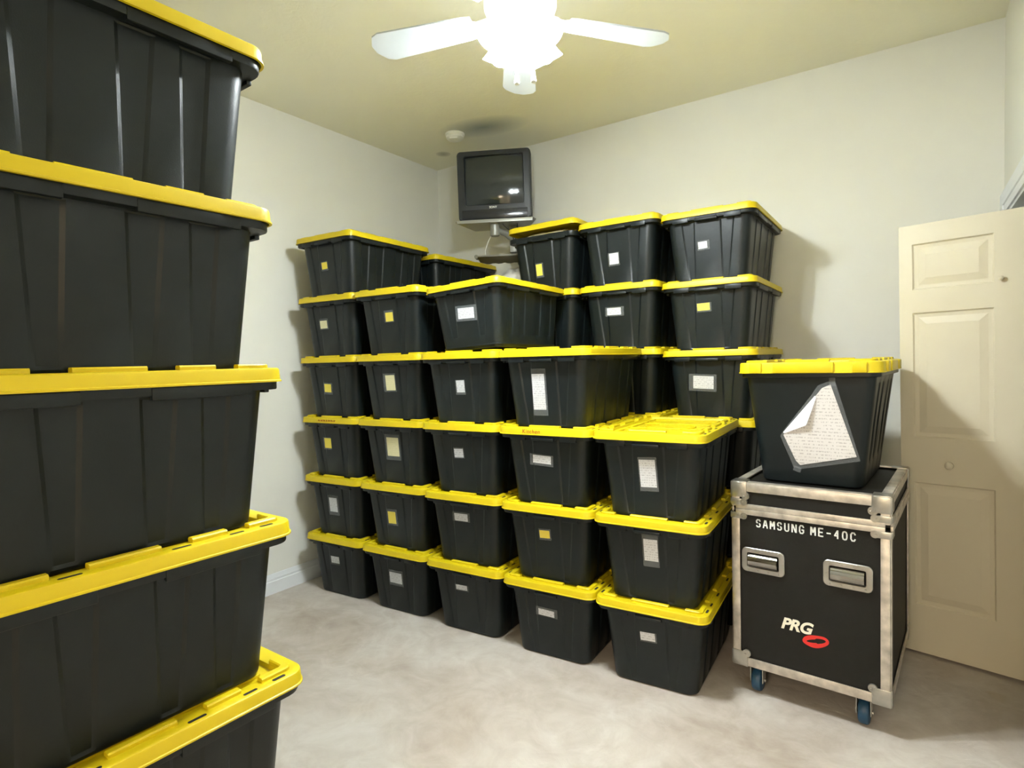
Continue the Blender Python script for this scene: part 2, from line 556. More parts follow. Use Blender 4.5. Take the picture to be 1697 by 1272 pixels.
def body_mesh(name, W=W, L=L, H=0.352, HT=HT, dep=0.0045, foot=0.0, plain=False):
    a, b = W / 2, L / 2
    def ins(z): return INB + (INT - INB) * z / HT
    def ring(z, extra=0.0, d=dep):
        i = ins(z) + extra
        return wavy(a - i, b - i, 0.046, z, z / HT, 0.0 if plain else d)
    mb = MB()
    zf = H - 0.030
    lo = []
    lo.append(ring(0.0, 0.014, 0)); lo.append(ring(0.0015, 0.007, 0)); lo.append(ring(0.006, 0.002, 0)); lo.append(ring(0.013, 0, 0))
    if foot:
        lo.append(ring(0.018, -0.003, 0)); lo.append(ring(0.022, -0.003, 0)); lo.append(ring(0.026, 0, 0))
        lo.append(ring(foot, 0, 0)); lo.append(ring(foot + 0.006))
    else:
        lo.append(ring(0.020))
    lo.append(ring(HT * 0.5)); lo.append(ring(zf - 0.006)); lo.append(ring(zf - 0.003, 0, 0)); lo.append(ring(zf, 0, 0))
    # flange under the lid
    def fr(i, z): return wavy(a - i, b - i, 0.046, z, 1, 0)
    lo += [fr(0.009, zf + 0.001), fr(0.008, zf + 0.004), fr(0.008, H - 0.002), fr(0.010, H), fr(0.044, H), fr(0.046, H - 0.004)]
    lo += [fr(ins(H * 0.5) + 0.006, H * 0.5), fr(INB + 0.006, 0.006)]
    mb.loops(lo, True, True)
    # hanging flange tabs: two on every short side, two on every long side
    zt = H - 0.012
    if not plain:
        for sy in (-1, 1):
            for sx in (-1, 1):
                mb.box((sx * 0.132, sy * (b - 0.0125), zt - 0.013), (0.082, 0.013, 0.026), 0.002)
        for sx in (-1, 1):
            for sy in (-1, 1):
                mb.box((sx * (a - 0.0125), sy * 0.455 * b, zt - 0.013), (0.013, 0.58 * b, 0.026), 0.002)
    return mb.mesh(name, [M_BLACK], 28)

def handle_mesh(b=L / 2, H=0.352):
    mb = MB()
    zt = H - 0.018
    mb.box((0, -(b - 0.012), zt - 0.012), (0.118, 0.020, 0.016), 0.006)
    for s in (-1, 1):
        mb.box((s * 0.052, -(b - 0.024), zt - 0.006), (0.010, 0.032, 0.024), 0.003)
    return mb.mesh('handle', [M_BLACK], 40)

def lid_mesh(name, W=W, L=L, z0=0.3405, skirt=0.033, rib=True, notch=False):
    a, b = W / 2, L / 2
    zt = z0 + skirt
    mb = MB()
    def rr(i, z, out=0.0): return rrect(a - i, b - i, max(RL - i, 0.010), z)
    lo = [rr(0.050, zt - 0.0195), rr(0.048, zt - 0.006), rr(0.008, zt - 0.006), rr(0.005, z0), rr(-0.001, z0 + 0.0005), rr(-0.001, z0 + 0.004), rr(0.002, z0 + 0.0055),
          rr(0.0035, zt - 0.006), rr(0.005, zt - 0.002), rr(0.009, zt), rr(0.046, zt), rr(0.0495, zt - 0.0015), rr(0.0505, zt - 0.004), rr(0.0525, zt - 0.012), rr(0.055, zt - 0.0135)]
    mb.loops(lo, True, True)
    # raised lugs that locate the tote stacked above
    i0, i1 = 0.029, 0.0485
    z1, z2 = zt - 0.001, zt + 0.0095
    def strip(po, pi_):
        """closed lug between outer path po and inner path pi_"""
        n = len(po)
        lay = []
        for (k, z) in ((0.0, z1), (0.0, z2 - 0.003), (0.15, z2), (0.85, z2), (1.0, z2 - 0.003), (1.0, z1)):
            lay.append([(po[i][0] + (pi_[i][0] - po[i][0]) * k, po[i][1] + (pi_[i][1] - po[i][1]) * k, z) for i in range(n)])
        vs = []; fs = []
        for l in lay: vs += l
        for q in range(len(lay) - 1):
            for i in range(n - 1):
                fs.append((q * n + i, q * n + i + 1, (q + 1) * n + i + 1, (q + 1) * n + i))
        m_ = len(lay)
        fs.append(tuple(q * n for q in range(m_))); fs.append(tuple(q * n + n - 1 for q in range(m_ - 1, -1, -1)))
        mb.add(vs, fs)
    ex, ey = a - 0.150, b * (1 - 0.70)
    def cpath(i, sx, sy):
        r = max(RL - i, 0.010)
        pts = [(a - i, b - ey)]
        for k in range(7):
            t = radians(90 * k / 6)
            pts.append((a - i - r + r * cos(t), b - i - r + r * sin(t)))
        pts.append((a - ex, b - i))
        return [(sx * x, sy * y) for x, y in pts]
    for sx in (-1, 1):
        for sy in (-1, 1):
            strip(cpath(i0, sx, sy), cpath(i1, sx, sy))
    for s in (-1, 1):
        strip([(-0.080, s * (b - i0)), (0.080, s * (b - i0))], [(-0.080, s * (b - i1)), (0.080, s * (b - i1))])
        for (y0, y1) in ((-0.176 * b, 0.176 * b), (0.347 * b, 0.558 * b), (-0.558 * b, -0.347 * b)):
            strip([(s * (a - i0), y0), (s * (a - i0), y1)], [(s * (a - i1), y0), (s * (a - i1), y1)])
    # ribs on the floor of the recess
    if rib:
        zf, zr = zt - 0.0140, zt - 0.0070
        def bar(p, q, wd=0.008):
            p = Vector((*p, 0)); q = Vector((*q, 0)); d = q - p
            mb.box(((p.x + q.x) / 2, (p.y + q.y) / 2, (zf + zr) / 2), (d.length, wd, zr - zf), 0.002, 0, Matrix.Rotation(math.atan2(d.y, d.x), 4, 'Z'))
        A, B_ = a - 0.085, b - 0.085
        for s in (-1, 1):
            bar((-A, s * B_), (A, s * B_)); bar((s * A, -B_), (s * A, B_))
            bar((-A, s * B_ * 0.62), (-0.06, s * B_ * 0.30)); bar((A, s * B_ * 0.62), (0.06, s * B_ * 0.30))
            bar((-A, s * 0.10), (A, s * 0.10), 0.006)
        ring = [(0.115 * cos(t), 0.085 * sin(t)) for t in [2 * pi * k / 28 for k in range(28)]]
        for k in range(28):
            bar(ring[k], ring[(k + 1) % 28], 0.006)
    # rim slots: thin dark pieces, shade of the holes put into colour
    def slot(cx, cy, lx, ly):
        n = 10; r = min(lx, ly) / 2; pts = []
        if ly > lx:
            for k in range(n + 1): pts.append((cx + r * cos(pi * k / n), cy + ly / 2 - r + r * sin(pi * k / n)))
            for k in range(n + 1): pts.append((cx - r * cos(pi * k / n), cy - ly / 2 + r - r * sin(pi * k / n)))
        else:
            for k in range(n + 1): pts.append((cx + lx / 2 - r + r * sin(pi * k / n), cy - r * cos(pi * k / n)))
            for k in range(n + 1): pts.append((cx - lx / 2 + r - r * sin(pi * k / n), cy + r * cos(pi * k / n)))
        mb.prism(pts, zt - 0.002, zt + 0.0004, None, 1)
    if not notch:
        for sx in (-1, 1):
            for sy in (-1, 1):
                slot(sx * (a - 0.018), sy * (b - 0.075), 0.010, 0.034)
                slot(sx * (a - 0.018), sy * 0.27 * b, 0.008, 0.040)
                slot(sx * (a - 0.018), sy * 0.60 * b, 0.008, 0.034)
    else:
        # stepped blocks on the skirt of the larger lid
        for sy in (-1, 1):
            for (x0, x1) in ((-0.45 * a, 0.38 * a), (0.62 * a, 0.80 * a), (-0.80 * a, -0.62 * a)):
                mb.box(((x0 + x1) / 2, sy * (b - 0.001), z0 + skirt * 0.5), (x1 - x0, 0.012, skirt * 0.96), 0.003)
        for sx in (-1, 1):
            for (y0, y1) in ((-0.3 * b, 0.3 * b), (0.5 * b, 0.7 * b), (-0.7 * b, -0.5 * b)):
                mb.box((sx * (a - 0.001), (y0 + y1) / 2, z0 + skirt * 0.5), (0.012, y1 - y0, skirt * 0.96), 0.003)
    return mb.mesh(name, [M_YELLOW, M_DARK], 30)

ME_BODY = body_mesh('body')
ME_BODYT = body_mesh('body_footed', foot=0.070)
ME_LID = lid_mesh('lid')
ME_HANDLE = handle_mesh()

def paper_mesh(w, h, m):
    mb = MB()
    mb.box((0, 0, 0), (w, 0.0008, h))
    return mb.mesh('paper_label', [m])
def tape_mesh(w, h):
    mb = MB()
    mb.box((0, 0, 0), (w, 0.0005, h))
    return mb.mesh('clear_tape', [M_TAPE])

SLOPE = math.atan2(INB - INT, HT)
def front_y(z, b=L / 2): return -(b - (INB + (INT - INB) * z / HT))

COLN = {'y': 'yellow paper label', 'c': 'cream paper label', 'w': 'white paper label'}
MATN = {'y': M_PAPY, 'c': M_PAPC, 'w': M_PAPW}
# colour, offset across the short face, height on it, width, height
LABELS = {
    'A6': ('y', -0.020, 0.195, 0.046, 0.040), 'A5': ('c', -0.045, 0.207, 0.060, 0.047), 'A4': ('y', -0.031, 0.185, 0.057, 0.050),
    'A3': ('y', -0.045, 0.213, 0.057, 0.062), 'A2': ('w', -0.018, 0.199, 0.066, 0.088), 'A1': ('w', -0.017, 0.223, 0.070, 0.042),
    'B5': ('y', 0.006, 0.220, 0.055, 0.050), 'B4': ('c', -0.002, 0.217, 0.068, 0.086), 'B3': ('c', 0.002, 0.221, 0.088, 0.107),
    'B2': ('y', -0.026, 0.180, 0.057, 0.070), 'B1': ('w', -0.011, 0.200, 0.090, 0.062), 'C4': ('w', 0.000, 0.198, 0.050, 0.062),
    'C3': ('w', -0.022, 0.218, 0.056, 0.045), 'C2': ('w', -0.017, 0.248, 0.084, 0.039), 'C1': ('w', -0.027, 0.242, 0.070, 0.026),
    'D4': ('w', -0.032, 0.174, 0.066, 0.170), 'D3': ('w', -0.022, 0.221, 0.095, 0.038), 'D2': ('y', -0.016, 0.233, 0.053, 0.037),
    'D1': ('w', -0.017, 0.221, 0.084, 0.030), 'E3': ('w', -0.003, 0.198, 0.070, 0.119), 'E2': ('w', 0.006, 0.238, 0.060, 0.095),
    'E1': ('w', -0.014, 0.226, 0.064, 0.036), 'T': ('w', 0.002, 0.206, 0.104, 0.060), 'd6': ('y', -0.033, 0.148, 0.042, 0.070),
    'e6': ('w', -0.030, 0.158, 0.056, 0.062), 'e5': ('w', -0.033, 0.225, 0.085, 0.040), 'f6': ('w', -0.026, 0.193, 0.046, 0.036),
    'f5': ('y', -0.025, 0.235, 0.064, 0.038), 'f4': ('w', -0.031, 0.201, 0.106, 0.068),
}

def make_tote(key, label, group, loc, rz=0.0, rot=None, scale=(1, 1, 1), body=None, lid_off=None):
    t = thing('storage_tote', label, 'storage bin', loc, rot or (0, 0, rz), group)
    t.scale = scale
    link('body', body or ME_BODY, t)
    ld = link('lid', ME_LID, t)
    if lid_off:
        ld.location = lid_off[0]; ld.rotation_euler = lid_off[1]
    link('handle', ME_HANDLE, t)
    h2 = link('handle', ME_HANDLE, t)
    h2.rotation_euler = (0, 0, pi)
    if key in LABELS:
        c, u, z, pw, ph = LABELS[key]
        tilt = radians(random.uniform(-3, 3))
        n = Vector((0, -cos(SLOPE), -sin(SLOPE)))
        base = Vector((u, front_y(z), z))
        p = link('paper_label', paper_mesh(pw, ph, MATN[c]), t, base + n * 0.0012, (SLOPE, tilt, 0))
        p['label'] = COLN[c]
        link('clear_tape', tape_mesh(pw * random.uniform(1.15, 1.4), ph * random.uniform(1.2, 1.5)), p, (random.uniform(-.004, .004), -0.0008, random.uniform(-.004, .004)))
    return t, ld

def corner_to_centre(x, y, t):
    return (x + cos(t) * W / 2 - sin(t) * L / 2, y + sin(t) * W / 2 + cos(t) * L / 2)

# wording that singles out every tote by column, level and paper label
ORD = {1: 'lowest, on the floor', 2: 'second from the floor', 3: 'third from the floor', 4: 'fourth from the floor', 5: 'fifth from the floor', 6: 'topmost'}
CNAME = {'A': 'front column against the left wall', 'B': 'second front column from the left wall', 'C': 'third front column from the left wall',
         'D': 'fourth front column from the left wall', 'E': 'front column beside the flight case'}
LNAME = {'y': 'yellow-labelled', 'c': 'cream-labelled', 'w': 'white-labelled'}
G_FRONT, G_BACK, G_LEFT = 'labelled totes in the front row of stacks', 'totes in the rear row of stacks', 'totes in the near left stack'
SPECIAL = {
    'A6': 'black tote with small yellow note, long side showing, topmost against left wall',
    'D4': 'tote with tall white list, long side exposed, on fourth front column',
    'E3': 'tote with open-topped yellow lid showing, topmost beside flight case column',
    'D3': 'tote with red handwriting on lid edge and white strip, fourth front column',
    'A3': 'tote with faint red writing on lid edge, front column against left wall',
    'B3': 'tote with the largest cream paper note, third from floor, second column',
}
COL = {'A': (.152, -1.5525, 6), 'B': (.6510, -1.5379, 5), 'C': (1.1525, -1.5335, 4), 'D': (1.6580, -1.5323, 4), 'E': (2.1560, -1.5225, 3)}
lids = {}
for c, (x, y, n) in COL.items():
    t = radians(2.9)
    for k in range(1, n + 1):
        key = c + str(k)
        cx, cy = corner_to_centre(x, y, t)
        lab = SPECIAL.get(key) or 'black %s tote %s, %s' % (LNAME[LABELS[key][0]], ORD[k] if k < n else 'topmost', CNAME[c])
        o, ld = make_tote(key, lab, G_FRONT, (cx, cy, (k - 1) * P), t)
        lids[key] = ld

# rear row; the levels nothing is seen of only carry the ones above
BK = {'a': (.122, -.750, 6, .985, {6}), 'b': (.625, -.750, 5, 1.0, set()), 'd': (1.201, -.750, 6, 1.0, {5, 6}), 'e': (1.699, -.750, 6, 1.0, {4, 5, 6}), 'f': (2.198, -.750, 6, .988, {3, 4, 5, 6})}
BLAB = {
    'a6': 'tote partly hidden behind the topmost left-wall tote, only lid and ribs showing',
    'd5': 'tote squeezed behind the tilted tote, only its rounded right edge showing',
    'd6': 'tote with loose raised lid and narrow yellow label, below the television',
    'e6': 'topmost rear tote with square white label and grey handle, beside loose-lidded tote',
    'e5': 'rear tote with wide white label under the square-labelled topmost one',
    'e4': 'rear tote mostly hidden behind the tall-list tote, right edge and lid corner showing',
    'f6': 'topmost tote of the rightmost rear column with tiny white label',
    'f5': 'rightmost rear column tote with wide yellow label, second from top',
    'f4': 'rear tote with wide white list behind the open-topped yellow lid',
    'f3': 'tote behind the flight case column, only yellow lid corner showing',
}
HID = 'black tote with yellow lid buried in the rear row behind the front stacks'
for c, (x, y, n, s, vis) in BK.items():
    t = 0.0
    for k in range(1, n + 1):
        key = c + str(k)
        cx, cy = corner_to_centre(x, y, t)
        off = None
        if key == 'd6':
            off = ((0.004, 0.0, 0.044), (radians(-0.6), radians(-1.0), radians(0.6)))
        make_tote(key, BLAB.get(key, HID), G_BACK if key in BLAB else 'buried totes of the rear row', (cx, cy, (k - 1) * P * s), t, None, (1, 1, s), None, off)

TILT_ROT = (radians(-0.4), radians(-3.1), radians(1.5))
_M = (Matrix.Rotation(TILT_ROT[2], 3, 'Z') @ Matrix.Rotation(TILT_ROT[1], 3, 'Y') @ Matrix.Rotation(TILT_ROT[0], 3, 'X'))
TILT_LOC = Vector((1.668, -1.494, 1.811)) - _M @ Vector((W / 2 * .985, -L / 2 * .96, .341 * .92))
# crumpled packing paper that holds the loose lid up
mb = MB(); bm = bmesh.new()
bmesh.ops.create_icosphere(bm, subdivisions=5, radius=1.0)
for v in bm.verts:
    p = v.co.copy()
    e = lambda q: math.copysign(abs(q) ** 0.45, q)
    k = 0.010 * sin(31 * p.x + 17 * p.y) + 0.008 * sin(47 * p.y - 23 * p.x) + 0.004 * sin(90 * p.x + 71 * p.z)
    v.co = Vector((e(p.x) * 0.178 + k, e(p.y) * 0.300 + k, e(p.z) * 0.022 + 0.5 * k))
mb.bm(bm)
cx, cy = corner_to_centre(1.201, -.750, 0)
pk = link('packing_paper', mb.mesh('packing_paper', [M_PACK], 70), None, (cx, cy, 5 * P + 0.364))
pk['label'] = 'crumpled cream packing paper under the loose raised yellow lid'
pk['category'] = 'packing paper'

# the tilted tote that sits across the lids of the front row
make_tote('T', 'tilted tote with white label resting crooked across lids, front row centre', G_FRONT, TILT_LOC, 0, TILT_ROT, (.985, .96, .92), ME_BODYT)

# near left stack, long sides towards the camera
PS = 0.3532
LW = {1: 'lowest tote of the near left stack, just its lid showing at the bottom', 2: 'near left stack tote second from the floor, under the slotted lid overhang',
      3: 'near left stack tote third from the floor, lid edge sloping up to right', 4: 'near left stack tote at eye level with flat straight lid edge',
      5: 'near left stack tote fifth from floor, lid edge sloping down to right', 6: 'topmost tote of the near left stack with glossy ribs under ceiling'}
for k in range(1, 7):
    xf = {1: 2.142, 2: 2.142, 3: 2.135, 4: 2.138, 5: 2.142, 6: 2.132}[k]
    ye = {1: -2.974, 2: -2.974, 3: -2.985, 4: -2.996, 5: -3.007, 6: -3.005}[k]
    s = PS / P
    make_tote('L', LW[k], G_LEFT, (xf - W / 2, ye - L / 2 * 0.93, (k - 1) * PS), radians(-1.3), None, (1, 0.93, s))

# handwriting on two lid edges
tm = text_mesh('handwriting', 'Kitchen', 0.027, M_REDINK, 0.15, 0.0006, 0.0, 1.15)
o = link('handwriting', tm, lids['D3'], (-0.055, -(L / 2 - 0.0015), 0.3565), (radians(90), 0, 0)); o['label'] = 'red handwriting'
mb = MB()
xx = -0.10
for wd in (0.02, 0.014, 0.016, 0.012, 0.018, 0.014, 0.016):
    mb.tube([(xx + wd * q / 5, 0, 0.006 * sin(q * 2.3 + xx * 90)) for q in range(6)], 0.0011, 6)
    xx += wd + 0.007
o = part('handwriting', mb, M_REDINK, lids['A3'], (0.02, -(L / 2 - 0.0012), 0.3565), label='faint red handwriting')

# ------------------------------------------------------------------ flight case with casters
CW, CD, CZ0, CZ1 = 0.56, 0.70, 0.126, 0.893
case = thing('flight_case', 'black wheeled flight case with aluminium edges and stencilled lettering beside the door', 'flight case', (2.700, -1.290, 0), (0, 0, radians(-4.0)))
mb = MB()
mb.box((CW / 2, CD / 2, (CZ0 + 0.775) / 2 + 0.002), (CW - 0.008, CD - 0.008, 0.775 - CZ0 - 0.008))
part('body', mb, M_CASE, case)
mb = MB()
mb.box((CW / 2, CD / 2, 0.834), (CW - 0.008, CD - 0.008, 0.100))
part('lid', mb, M_CASE, case)
# aluminium extrusions
def rail(mb, p, q, w=0.034, t=0.004):
    """L-shaped edge along p->q at a box edge"""
    p = Vector(p); q = Vector(q)
    mb.box((p + q) / 2, [max(abs(q[i] - p[i]), t if False else 0.0) + (0 if abs(q[i] - p[i]) > 1e-6 else w) for i in range(3)], 0.002)
def edge_x(mb, y, z, sy, sz, w=0.034, h=0.034):
    mb.box((CW / 2, y + sy * 0.0015, z - sz * h / 2), (CW - 0.05, 0.006, h), 0.0015)
    mb.box((CW / 2, y - sy * w / 2, z + sz * 0.0015), (CW - 0.05, w, 0.006), 0.0015)
def edge_y(mb, x, z, sx, sz, w=0.034, h=0.034):
    mb.box((x + sx * 0.0015, CD / 2, z - sz * h / 2), (0.006, CD - 0.05, h), 0.0015)
    mb.box((x - sx * w / 2, CD / 2, z + sz * 0.0015), (w, CD - 0.05, 0.006), 0.0015)
def edge_z(mb, x, y, sx, sy, z0, z1, w=0.030):
    mb.box((x + sx * 0.0015, y - sy * w / 2, (z0 + z1) / 2), (0.006, w, z1 - z0), 0.0015)
    mb.box((x - sx * w / 2, y + sy * 0.0015, (z0 + z1) / 2), (w, 0.006, z1 - z0), 0.0015)
for (nm, z, sz) in (('edge_rail', CZ1, 1), ('edge_rail', CZ0, -1)):
    for (y, sy) in ((0, -1), (CD, 1)):
        mb = MB(); edge_x(mb, y, z, sy, sz); part('edge_rail', mb, M_ALU, case)
    for (x, sx) in ((0, -1), (CW, 1)):
        mb = MB(); edge_y(mb, x, z, sx, sz); part('edge_rail', mb, M_ALU, case)
for (x, sx) in ((0, -1), (CW, 1)):
    for (y, sy) in ((0, -1), (CD, 1)):
        mb = MB(); edge_z(mb, x, y, sx, sy, CZ0 + 0.03, 0.765); edge_z(mb, x, y, sx, sy, 0.795, CZ1 - 0.04)
        part('corner_post', mb, M_ALU, case)
# seam extrusion (tongue and groove) all round
mb = MB()
for (y, sy) in ((0, -1), (CD, 1)):
    mb.box((CW / 2, y + sy * 0.002, 0.797), (CW - 0.03, 0.008, 0.021), 0.0015)
    mb.box((CW / 2, y + sy * 0.003, 0.7745), (CW - 0.03, 0.010, 0.022), 0.0015)
for (x, sx) in ((0, -1), (CW, 1)):
    mb.box((x + sx * 0.002, CD / 2, 0.797), (0.008, CD - 0.03, 0.021), 0.0015)
    mb.box((x + sx * 0.003, CD / 2, 0.7745), (0.010, CD - 0.03, 0.022), 0.0015)
part('seam_rail', mb, M_ALU, case)
# corner braces: rounded box corner with ears and rivets
def brace(x, y, z, sx, sy, sz):
    mb = MB()
    e = 0.062
    mb.box((x - sx * (e / 2 - 0.004), y + sy * 0.004, z - sz * (e / 2 - 0.004)), (e, 0.007, e), 0.003)
    mb.box((x + sx * 0.004, y - sy * (e / 2 - 0.004), z - sz * (e / 2 - 0.004)), (0.007, e, e), 0.003)
    mb.box((x - sx * (e / 2 - 0.004), y - sy * (e / 2 - 0.004), z + sz * 0.004), (e, e, 0.007), 0.003)
    # ear with two rivets on the front
    for (ux, uz) in ((e - 0.008, e - 0.010),):
        px_, pz_ = x - sx * ux, z - sz * uz
        mb.cyl((px_, y + sy * 0.001, pz_), (px_, y + sy * 0.007, pz_), 0.017, 0.016, 20)
        for d in (-0.006, 0.006):
            mb.cyl((px_ + d, y + sy * 0.007, pz_ + d * 0.6), (px_ + d, y + sy * 0.0095, pz_ + d * 0.6), 0.0042, 0.003, 10)
    part('corner_brace', mb, M_STEEL, case)
for sx, x in ((-1, 0), (1, CW)):
    for sy, y in ((-1, 0), (1, CD)):
        brace(x, y, CZ1, sx, sy, 1)
        brace(x, y, CZ0, sx, sy, -1)
# lid edge clamps at the seam, front corners
for sx, x in ((-1, 0), (1, CW)):
    for z in (0.815, 0.757):
        mb = MB()
        mb.box((x - sx * 0.020, -0.005, z), (0.052, 0.008, 0.026), 0.003)
        mb.box((x + sx * 0.005, 0.024, z), (0.008, 0.05, 0.026), 0.003)
        px_ = x - sx * 0.047
        mb.cyl((px_, -0.001, z), (px_, -0.010, z), 0.015, 0.014, 18)
        mb.cyl((px_ + sx * 0.004, -0.010, z), (px_ + sx * 0.004, -0.0125, z), 0.004, 0.003, 10)
        part('seam_clamp', mb, M_STEEL, case)
# recessed handles
def dish(xc, zc, label):
    mb = MB()
    # plate ring with rounded corners
    ow, oh, iw, ih = 0.0825, 0.050, 0.060, 0.029
    def ring(a, b, r, y): return [(xc + p[0], y, zc + p[1]) for p in rrect(a, b, r, 0, 5)]
    mb.loops([ring(iw, ih, 0.006, 0.012), ring(iw, ih, 0.006, -0.006), ring(iw + 0.002, ih + 0.002, 0.007, -0.009), ring(ow - 0.002, oh - 0.002, 0.018, -0.009), ring(ow, oh, 0.019, -0.007), ring(ow, oh, 0.019, -0.002)], True, False)
    for k in range(4):
        for s in (-1, 1):
            mb.cyl((xc - 0.06 + 0.04 * k, -0.009, zc + s * 0.040), (xc - 0.06 + 0.04 * k, -0.0115, zc + s * 0.040), 0.0036, 0.0026, 10)
    for s in (-1, 1):
        mb.cyl((xc + s * 0.072, -0.009, zc), (xc + s * 0.072, -0.0115, zc), 0.0036, 0.0026, 10)
    d = part('recessed_handle', mb, M_STEEL, case)
    mb = MB()
    vs = []
    prof = [(-0.004 - 0.019 * sin(pi * q / 10), 0.026 * cos(pi * q / 10) - 0.001) for q in range(11)]
    for x in (xc - 0.056, xc + 0.056):
        for (y, z) in prof:
            vs.append((x, y, zc + z))
    n = len(prof)
    mb.add(vs, [(i, i + 1, n + i + 1, n + i) for i in range(n - 1)] + [tuple(range(n)), tuple(range(2 * n - 1, n - 1, -1)), (0, n, 2 * n - 1, n - 1)])
    o = part('grip', mb, M_CHROME, d, label='shiny curved chrome grip', sharp=60)
dish(0.121, 0.578, '')
dish(0.424, 0.583, '')
# casters
def caster(x, y, toe):
    mb = MB()
    mb.box((x, y, CZ0 - 0.006), (0.085, 0.085, 0.006), 0.001)
    mb.cyl((x, y, CZ0 - 0.009), (x, y, CZ0 - 0.016), 0.030, 0.028, 20)
    for s in (-1, 1):
        mb.box((x + s * 0.024, y + 0.008, 0.072), (0.004, 0.046, 0.058), 0.001)
        mb.cyl((x + s * 0.020, y + 0.014, 0.047), (x + s * 0.030, y + 0.014, 0.047), 0.008, 0.008, 12)
    mb.box((x, y + 0.008, CZ0 - 0.016), (0.052, 0.046, 0.005), 0.001)
    c = part('caster', mb, M_STEEL, case)
    mb = MB()
    prof = [(0.012, -0.019), (0.038, -0.019), (0.044, -0.016), (0.047, -0.010), (0.047, 0.010), (0.044, 0.016), (0.038, 0.019), (0.012, 0.019)]
    mb.lathe(prof, (x, y + 0.014, 0.047), 32, 0, Matrix.Rotation(pi / 2, 4, 'Y'))
    part('wheel', mb, M_BLUEW, c, label='blue rubber wheel')
for x in (0.080, 0.470):
    for y in (0.052, CD - 0.085):
        caster(x, y, 0)

# stencil lettering: strokes with the gaps of a cut stencil
ST = {
    'S': [[(.9, .82), (.75, .98), (.3, .98), (.1, .82), (.1, .62), (.28, .54)], [(.72, .46), (.9, .36), (.9, .16), (.7, .02), (.25, .02), (.1, .16)]],
    'A': [[(.05, 0), (.40, .98)], [(.60, .98), (.95, 0)], [(.36, .34), (.64, .34)]],
    'M': [[(.05, 0), (.05, 1)], [(.18, .95), (.46, .35)], [(.58, .42), (.80, .95)], [(.95, 1), (.95, 0)]],
    'U': [[(.08, 1), (.08, .22), (.22, .05), (.42, .0)], [(.58, .0), (.80, .05), (.92, .22), (.92, 1)]],
    'N': [[(.06, 0), (.06, 1)], [(.20, .96), (.80, .04)], [(.94, 1), (.94, 0)]],
    'G': [[(.92, .80), (.72, 1), (.30, 1), (.08, .78), (.08, .56)], [(.08, .44), (.08, .22), (.28, 0), (.70, 0), (.92, .16), (.92, .44), (.60, .44)]],
    'E': [[(.08, 0), (.08, 1)], [(.22, 1), (.92, 1)], [(.22, .5), (.80, .5)], [(.22, 0), (.92, 0)]],
    '-': [[(.15, .5), (.85, .5)]],
    '4': [[(.62, .95), (.10, .34), (.44, .34)], [(.70, 1), (.70, 0)]],
    '0': [[(.44, 1), (.20, .94), (.08, .70), (.08, .30), (.20, .06), (.44, 0)], [(.56, 0), (.80, .06), (.92, .30), (.92, .70), (.80, .94), (.56, 1)]],
    'C': [[(.92, .80), (.74, 1), (.34, 1), (.10, .78), (.10, .54)], [(.10, .44), (.10, .22), (.34, 0), (.74, 0), (.92, .20)]],
}
cx = 0.0
cw, ch, gap, sw = 0.0165, 0.030, 0.0106, 0.0050
for word in ('SAMSUNG', 'ME-40C'):
    mb = MB()
    for chx in word:
        for st in ST[chx]:
            for (p, q) in zip(st[:-1], st[1:]):
                a_ = Vector((cx + p[0] * cw, 0, p[1] * ch)); b_ = Vector((cx + q[0] * cw, 0, q[1] * ch))
                d = b_ - a_
                mb.box((a_ + b_) / 2, (d.length + sw * 0.6, 0.0008, sw), 0, 0, Matrix.Rotation(-math.atan2(d.z, d.x), 4, 'Y'))
        cx += cw + gap
    cx += 0.014
    part('stencil_lettering', mb, M_WHITEP, case, (0.094, 0.0034, 0.7170), label='white stencilled lettering')
tm = text_mesh('logo_lettering', 'PRG', 0.062, M_CREAMP, 0.28, 0.001, 0.0022, 0.96)
o = link('logo_lettering', tm, case, (0.242, 0.0032, 0.339), (radians(90), 0, 0)); o['label'] = 'cream slanted logo letters'
# red brushed ring
mb = MB()
N = 44; vs = []; fs = []
for k in range(N):
    t = 2 * pi * k / N
    o_ = (0.047 * cos(t), (0.0245 + 0.0018 * sin(3 * t)) * sin(t))
    i_ = (0.034 * cos(t) + 0.002, 0.0088 * sin(t) * (1.25 if cos(t) > 0 else 0.85) + 0.0005)
    for (x, z), sl in ((o_, 0.16), (i_, 0.24)):
        for y in (0.0036, 0.0024):
            vs.append((x, y, z + sl * x))
for k in range(N):
    a0 = 4 * k; b0 = 4 * ((k + 1) % N)
    fs += [(a0, b0, b0 + 2, a0 + 2), (a0 + 1, a0 + 3, b0 + 3, b0 + 1), (a0, a0 + 1, b0 + 1, b0), (a0 + 2, b0 + 2, b0 + 3, a0 + 3)]
mb.add(vs, fs)
part('logo_ring', mb, M_RED, case, (0.313, 0.0, 0.298), label='red brushed oval ring')

